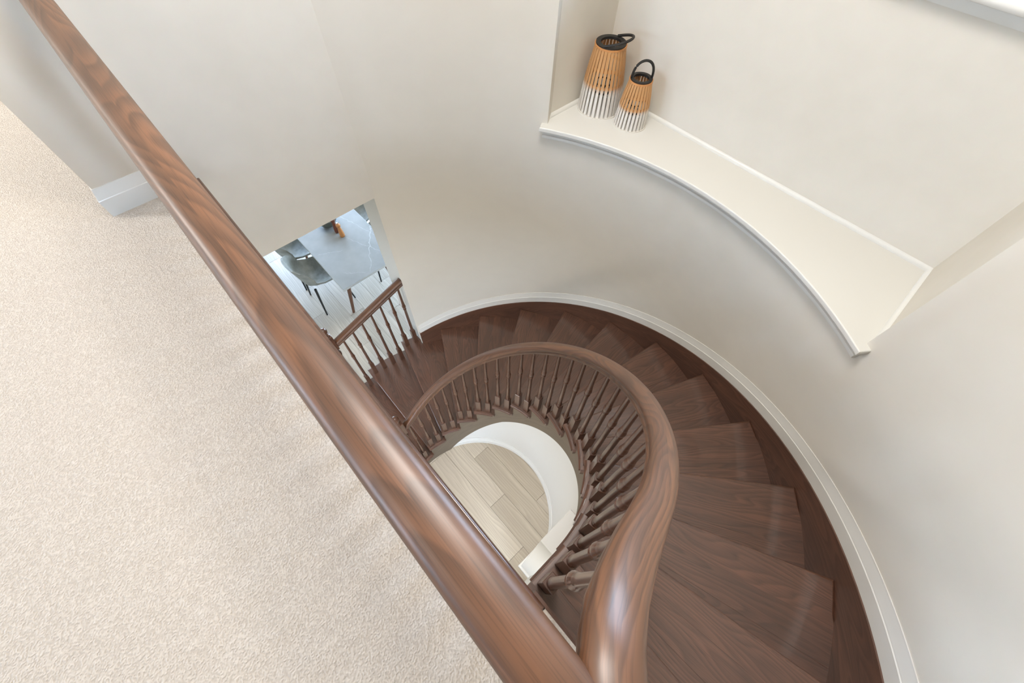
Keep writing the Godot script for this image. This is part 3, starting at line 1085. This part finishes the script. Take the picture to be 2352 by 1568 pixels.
# ------------------------------------------------------------------ lanterns
func lantern(at: Vector3, h: float, rb: float, rt: float, count: int, swing: float, turn: float, label: String) -> void:
	var o := thing("bamboo_lantern", label, "lantern", at, "bamboo lanterns on the niche ledge")
	o.rotation.y = turn
	var tan_ := Color(0.60, 0.325, 0.135)
	var white := Color(0.82, 0.79, 0.74)
	var prof := func(f: float) -> float:
		# belly: widest at the foot, drawn in to the neck
		return lerpf(rb, rt, f) + 0.006 * sin(PI * f)
	var sl := MB.new()
	sl.coloured = true
	var w0 := TAU * rb / count * 0.29
	var w1 := TAU * rt / count * 0.43
	var steps := [0.0, 0.2, 0.36, 0.41, 0.46, 0.5, 0.7, 1.0]
	for i in steps.size() - 1:
		var fa: float = steps[i]
		var fb: float = steps[i + 1]
		var ra: float = prof.call(fa)
		var rc: float = prof.call(fb)
		var wa := lerpf(w0, w1, fa)
		var wb := lerpf(w0, w1, fb)
		# the white dip ends at about 0.45 of the height
		var ca := white.lerp(tan_, smoothstep(0.37, 0.49, fa))
		var cb2 := white.lerp(tan_, smoothstep(0.37, 0.49, fb))
		for sd in 4:
			var q := []
			match sd:
				0: q = [Vector3(ra, fa * h, -wa), Vector3(ra, fa * h, wa), Vector3(rc, fb * h, wb), Vector3(rc, fb * h, -wb), Vector3.RIGHT]
				1: q = [Vector3(ra - 0.003, fa * h, -wa), Vector3(ra - 0.003, fa * h, wa), Vector3(rc - 0.003, fb * h, wb), Vector3(rc - 0.003, fb * h, -wb), Vector3.LEFT]
				2: q = [Vector3(ra, fa * h, wa), Vector3(ra - 0.003, fa * h, wa), Vector3(rc - 0.003, fb * h, wb), Vector3(rc, fb * h, wb), Vector3(0, 0, 1)]
				3: q = [Vector3(ra, fa * h, -wa), Vector3(ra - 0.003, fa * h, -wa), Vector3(rc - 0.003, fb * h, -wb), Vector3(rc, fb * h, -wb), Vector3(0, 0, -1)]
			var before := sl.v.size()
			sl.quad(q[0], q[1], q[2], q[3], q[4])
			for z in range(before, sl.v.size()):
				sl.c[z] = ca if absf(sl.v[z].y - fa * h) < absf(sl.v[z].y - fb * h) else cb2
	var sm := sl.mesh(M.slat)
	for i in count:
		part("slat", sm, o, Vector3.ZERO, TAU * i / count)
	var ft := MB.new()
	ft.lathe(Vector3.ZERO, [Vector2(rb - 0.005, 0), Vector2(rb + 0.004, 0), Vector2(rb + 0.004, 0.006), Vector2(rb - 0.005, 0.006), Vector2(rb - 0.005, 0)], 40)
	part("foot_hoop", ft.mesh(M.dipped), o)
	var hp := MB.new()
	hp.lathe(Vector3.ZERO, [Vector2(rt - 0.004, h - 0.008), Vector2(rt + 0.004, h - 0.008), Vector2(rt + 0.004, h), Vector2(rt - 0.004, h), Vector2(rt - 0.004, h - 0.008)], 36)
	part("top_hoop", hp.mesh(M.bamboo), o)
	var ring := MB.new()
	ring.lathe(Vector3.ZERO, [Vector2(rt * 0.68, h - 0.006), Vector2(rt * 0.99, h - 0.006), Vector2(rt * 0.99, h + 0.006), Vector2(rt * 0.68, h + 0.006), Vector2(rt * 0.68, h - 0.006)], 36)
	part("top_ring", ring.mesh(M.iron), o)
	for f in [0.46, 0.70]:
		var hoop := MB.new()
		var rr: float = prof.call(f) - 0.006
		hoop.lathe(Vector3.ZERO, [Vector2(rr - 0.003, f * h - 0.007), Vector2(rr, f * h - 0.007), Vector2(rr, f * h + 0.007), Vector2(rr - 0.003, f * h + 0.007), Vector2(rr - 0.003, f * h - 0.007)], 32)
		part("inner_hoop", hoop.mesh(M.bamboo), o)
	# candle cup hung on three wires from the neck
	var cup := MB.new()
	var cr := rt * 0.55
	cup.lathe(Vector3(0, h * 0.30, 0), [Vector2(0.001, 0), Vector2(cr, 0), Vector2(cr, 0.045), Vector2(cr - 0.003, 0.045), Vector2(cr - 0.003, 0.004), Vector2(0.001, 0.004)], 24)
	var cp := part("candle_cup", cup.mesh(M.glass), o)
	var rim := MB.new()
	rim.lathe(Vector3(0, h * 0.30, 0), [Vector2(cr, 0.040), Vector2(cr + 0.004, 0.040), Vector2(cr + 0.004, 0.046), Vector2(cr, 0.046), Vector2(cr, 0.040)], 24)
	rim.lathe(Vector3(0, h * 0.30 - 0.046, 0), [Vector2(cr, 0.040), Vector2(cr + 0.004, 0.040), Vector2(cr + 0.004, 0.050), Vector2(cr, 0.050), Vector2(cr, 0.040)], 24)
	part("cup_rim", rim.mesh(M.iron), cp)
	for i in 3:
		var t := TAU * i / 3.0 + 0.4
		var d := Vector3(cos(t), 0, sin(t))
		var wr := MB.new()
		wr.tube([d * (cr + 0.002) + Vector3.UP * h * 0.30, d * rt * 0.75 + Vector3.UP * h], 0.0014, 0.0014, 6)
		part("hanger_wire", wr.mesh(M.iron), o)
	# bail handle, tipped by swing
	var hd := MB.new()
	var pts := []
	for i in 25:
		var t := PI * i / 24.0
		var p := Vector3(rt * 0.90 * cos(t), rt * 1.45 * pow(sin(t), 0.8), 0)
		pts.append(p.rotated(Vector3.RIGHT, swing) + Vector3.UP * (h + 0.008))
	hd.tube(pts, 0.0065, 0.0065, 8)
	part("handle", hd.mesh(M.iron), o)


# ------------------------------------------------------------------ dining room
func chair_shell(b: MB, inset: float) -> Array:
	# rows of points from the front lip over the seat and up the back
	var spine := [Vector2(0.235, 0.455), Vector2(0.20, 0.462), Vector2(0.10, 0.445), Vector2(-0.02, 0.435), Vector2(-0.12, 0.445), Vector2(-0.185, 0.490), Vector2(-0.215, 0.57), Vector2(-0.235, 0.66), Vector2(-0.255, 0.75), Vector2(-0.268, 0.80)]
	var half := [0.20, 0.215, 0.228, 0.235, 0.238, 0.235, 0.226, 0.212, 0.185, 0.13]
	var rise := [0.02, 0.03, 0.055, 0.085, 0.115, 0.09, 0.05, 0.03, 0.01, 0.0]
	var fore := [0.0, 0.0, 0.0, 0.0, 0.02, 0.07, 0.10, 0.09, 0.055, 0.02]
	var rows := []
	for i in spine.size():
		var row := []
		for j in 13:
			var s := (j - 6) / 6.0
			var k := pow(absf(s), 2.6)
			row.append(Vector3(spine[i].x + fore[i] * k + (inset if i >= 5 else 0.0) * 0.8, spine[i].y + rise[i] * k + (inset if i < 6 else 0.0), s * (half[i] - absf(inset) * 0.3)))
		rows.append(row)
	return rows


func chair_meshes() -> Array:
	var b := MB.new()
	var top := chair_shell(b, 0.012)
	var bot := chair_shell(b, -0.012)
	var nrm := func(rows: Array, i: int, j: int) -> Vector3:
		var a: Vector3 = rows[mini(i + 1, rows.size() - 1)][j] - rows[maxi(i - 1, 0)][j]
		var c: Vector3 = rows[i][mini(j + 1, 12)] - rows[i][maxi(j - 1, 0)]
		return c.cross(a).normalized()
	for q in [[top, -1.0], [bot, 1.0]]:
		var rows: Array = q[0]
		for i in rows.size() - 1:
			for j in 12:
				var n0: Vector3 = nrm.call(rows, i, j) * q[1]
				var n1: Vector3 = nrm.call(rows, i + 1, j) * q[1]
				var n2: Vector3 = nrm.call(rows, i + 1, j + 1) * q[1]
				var n3: Vector3 = nrm.call(rows, i, j + 1) * q[1]
				if n0.y * -q[1] < -0.2:
					pass
				b.tri(rows[i][j], rows[i + 1][j], rows[i + 1][j + 1], n0, n1, n2)
				b.tri(rows[i][j], rows[i + 1][j + 1], rows[i][j + 1], n0, n2, n3)
	var rim := []
	for j in 13: rim.append([0, j])
	for i in range(1, 10): rim.append([i, 12])
	for j in range(11, -1, -1): rim.append([9, j])
	for i in range(8, 0, -1): rim.append([i, 0])
	var ce := Vector3(0, 0.55, 0)
	for i in rim.size():
		var a: Array = rim[i]
		var c: Array = rim[(i + 1) % rim.size()]
		var pa: Vector3 = top[a[0]][a[1]]
		var pb: Vector3 = top[c[0]][c[1]]
		var pc: Vector3 = bot[c[0]][c[1]]
		var pd: Vector3 = bot[a[0]][a[1]]
		var nn := (pb - pa).cross(pd - pa).normalized()
		if nn.dot(pa - ce) < 0:
			nn = -nn
		b.quad(pa, pb, pc, pd, nn)
	var leg := MB.new()
	leg.tube([Vector3.ZERO, Vector3(-0.045, 0.43, -0.05)], 0.009, 0.015, 8)
	return [b.mesh(M.leather), leg.mesh(M.black)]


func dining() -> void:
	var ty := GY + 0.76
	var t := thing("dining_table", "grey stone dining table with pale veins on brown wooden legs", "table", Vector3(0.567, GY, -3.195))
	var b := MB.new()
	b.box(Vector3(0, 0.730, -1.76), Vector3(0.745, 0.7585, 0), 0.003)
	part("table_slab", b.mesh(M.table_edge), t)
	var tp := MB.new()
	tp.quad(Vector3(0.003, 0.760, -0.003), Vector3(0.742, 0.760, -0.003), Vector3(0.742, 0.760, -1.757), Vector3(0.003, 0.760, -1.757), Vector3.UP, [Vector2(0, 0), Vector2(1, 0), Vector2(1, 1), Vector2(0, 1)])
	tp.quad(Vector3(0.003, 0.758, -0.003), Vector3(0.742, 0.758, -0.003), Vector3(0.742, 0.758, -1.757), Vector3(0.003, 0.758, -1.757), Vector3.DOWN)
	for e in [[Vector3(0.003, 0, -0.003), Vector3(0.742, 0, -0.003), Vector3(0, 0, 1)], [Vector3(0.742, 0, -0.003), Vector3(0.742, 0, -1.757), Vector3(1, 0, 0)], [Vector3(0.742, 0, -1.757), Vector3(0.003, 0, -1.757), Vector3(0, 0, -1)], [Vector3(0.003, 0, -1.757), Vector3(0.003, 0, -0.003), Vector3(-1, 0, 0)]]:
		tp.quad(e[0] + Vector3.UP * 0.758, e[1] + Vector3.UP * 0.758, e[1] + Vector3.UP * 0.760, e[0] + Vector3.UP * 0.760, e[2])
	part("stone_top", tp.mesh(M.marble), t)
	for sx in [0, 1]:
		for sz in [0, 1]:
			var foot := Vector3(0.04 if sx == 0 else 0.705, 0, -0.29 if sz == 0 else -1.47)
			var head := Vector3(0.16 if sx == 0 else 0.585, 0.73, -0.25 if sz == 0 else -1.51)
			var lg := MB.new()
			lg.tube([foot, head], 0.016, 0.028, 10)
			part("leg", lg.mesh(M.table_leg), t)
	var cm := chair_meshes()
	var spots := [[Vector3(0.53, GY, -3.875), 0.0, "grey leather shell chair nearest the dining room opening on the left of the table"], [Vector3(0.53, GY, -4.395), 0.0, "grey leather shell chair further along the left of the table"], [Vector3(1.345, GY, -3.875), PI, "grey leather shell chair across the table near the white jamb"], [Vector3(1.345, GY, -4.395), PI, "grey leather shell chair across the table beyond the pepper mills"]]
	spots[0][2] = "grey leather shell chair at the table corner, its back turned to the hall"
	spots[1][2] = "grey leather shell chair behind the corner chair, half hidden by the lintel"
	for s in spots:
		var c := thing("dining_chair", s[2], "chair", s[0], "grey shell chairs round the dining table")
		c.rotation.y = s[1]
		part("seat_shell", cm[0], c)
		for sx in [-1, 1]:
			for sz in [-1, 1]:
				var lg := part("leg", cm[1], c, Vector3(0.20 * sx + 0.01, 0, 0.208 * sz))
				lg.scale = Vector3(sx, 1, sz)
	var bw := thing("bowl", "grey-green stoneware bowl on the dining table", "bowl", Vector3(0.955, ty, -4.17))
	var bm := MB.new()
	bm.lathe(Vector3.ZERO, [Vector2(0.0, 0), Vector2(0.05, 0), Vector2(0.075, 0.012), Vector2(0.105, 0.06), Vector2(0.125, 0.12), Vector2(0.121, 0.122), Vector2(0.10, 0.065), Vector2(0.06, 0.015), Vector2(0.0, 0.012)], 32)
	part("body", bm.mesh(M.bowl), bw)
	for s in [[Vector3(0.978, ty, -3.893), "tan wooden pepper mill with a steel cap", M.mill_light, 0.20], [Vector3(0.968, ty, -3.995), "dark brown wooden pepper mill beside the bowl", M.mill_dark, 0.21]]:
		var o := thing("pepper_mill", s[1], "pepper mill", s[0], "pepper mills on the dining table")
		var h: float = s[3]
		var q := MB.new()
		q.lathe(Vector3.ZERO, [Vector2(0, 0), Vector2(0.026, 0), Vector2(0.028, 0.006), Vector2(0.027, h * 0.25), Vector2(0.019, h * 0.60), Vector2(0.016, h * 0.68), Vector2(0.0, h * 0.68)], 20)
		part("body", q.mesh(s[2]), o)
		var hd := MB.new()
		hd.lathe(Vector3.ZERO, [Vector2(0.014, h * 0.68), Vector2(0.022, h * 0.73), Vector2(0.026, h * 0.82), Vector2(0.021, h * 0.90), Vector2(0.010, h * 0.95), Vector2(0, h * 0.955)], 20)
		part("head", hd.mesh(s[2]), o)
		var kn := MB.new()
		kn.lathe(Vector3.ZERO, [Vector2(0.006, h * 0.95), Vector2(0.011, h * 0.97), Vector2(0.010, h), Vector2(0, h * 1.01)], 14)
		part("cap", kn.mesh(M.steel), o)


func _ready() -> void:
	rng.seed = 7
	# camera: above the handrail, tilted down
	var cam := Camera3D.new()
	cam.name = "camera"
	cam.fov = 78.674
	cam.near = 0.02
	cam.basis = Basis(Vector3(0.737376, 0.018394, 0.675232), Vector3(0.574309, 0.509160, -0.641035), Vector3(-0.355592, 0.860475, 0.364878)).orthonormalized()
	cam.position = EYE
	add_child(cam)
	cam.current = true
	# daylight: an even bright sky through the windows
	var sky := ProceduralSkyMaterial.new()
	sky.sky_top_color = Color(0.74, 0.855, 1.0)
	sky.sky_horizon_color = Color(0.88, 0.945, 1.0)
	sky.ground_horizon_color = Color(0.80, 0.82, 0.82)
	sky.ground_bottom_color = Color(0.62, 0.63, 0.60)
	sky.sky_energy_multiplier = 9.0
	sky.ground_energy_multiplier = 5.0
	var env := Environment.new()
	env.background_mode = Environment.BG_SKY
	env.sky = Sky.new()
	env.sky.sky_material = sky
	env.tonemap_mode = Environment.TONE_MAPPER_LINEAR
	env.tonemap_exposure = 0.161
	env.sdfgi_enabled = true
	env.ssao_enabled = true
	env.ssil_enabled = true
	var we := WorldEnvironment.new()
	we.name = "world"
	we.environment = env
	add_child(we)
	materials()
	# unseen ceiling lamps, placed to brighten stairwell, landing, hall, dining room and ground floor
	unseen_ceiling_light(Vector3(0.75, CEIL, -0.75), 0.45, 37.0, "unseen round ceiling light placed to brighten the stairwell from above")
	unseen_ceiling_light(Vector3(-1.6, CEIL, -0.6), 0.40, 7.0, "unseen round ceiling light placed to brighten the carpeted landing")
	unseen_ceiling_light(Vector3(-2.4, CEIL, -4.4), 0.35, 85.0, "unseen round ceiling light added to brighten the upper hall")  # this lamp and the two after it are added fill
	unseen_ceiling_light(Vector3(1.0, -0.42, -4.3), 0.35, 9.0, "unseen round ceiling light added as fill over the dining table")
	unseen_ceiling_light(Vector3(-1.4, -0.30, -0.6), 0.30, 43.0, "unseen round ceiling light added as fill under the landing")
	shell()
	ledge()
	stair()
	railings()
	lantern(Vector3(2.025, -0.06, -1.425), 0.335, 0.122, 0.080, 30, 1.22, 0.214, "tall two-tone bamboo lantern in the niche corner, its handle tipped over")
	lantern(Vector3(2.04, -0.06, -1.205), 0.240, 0.090, 0.058, 26, 0.12, -0.742, "small two-tone bamboo lantern with an upright handle beside the tall one")
	dining()
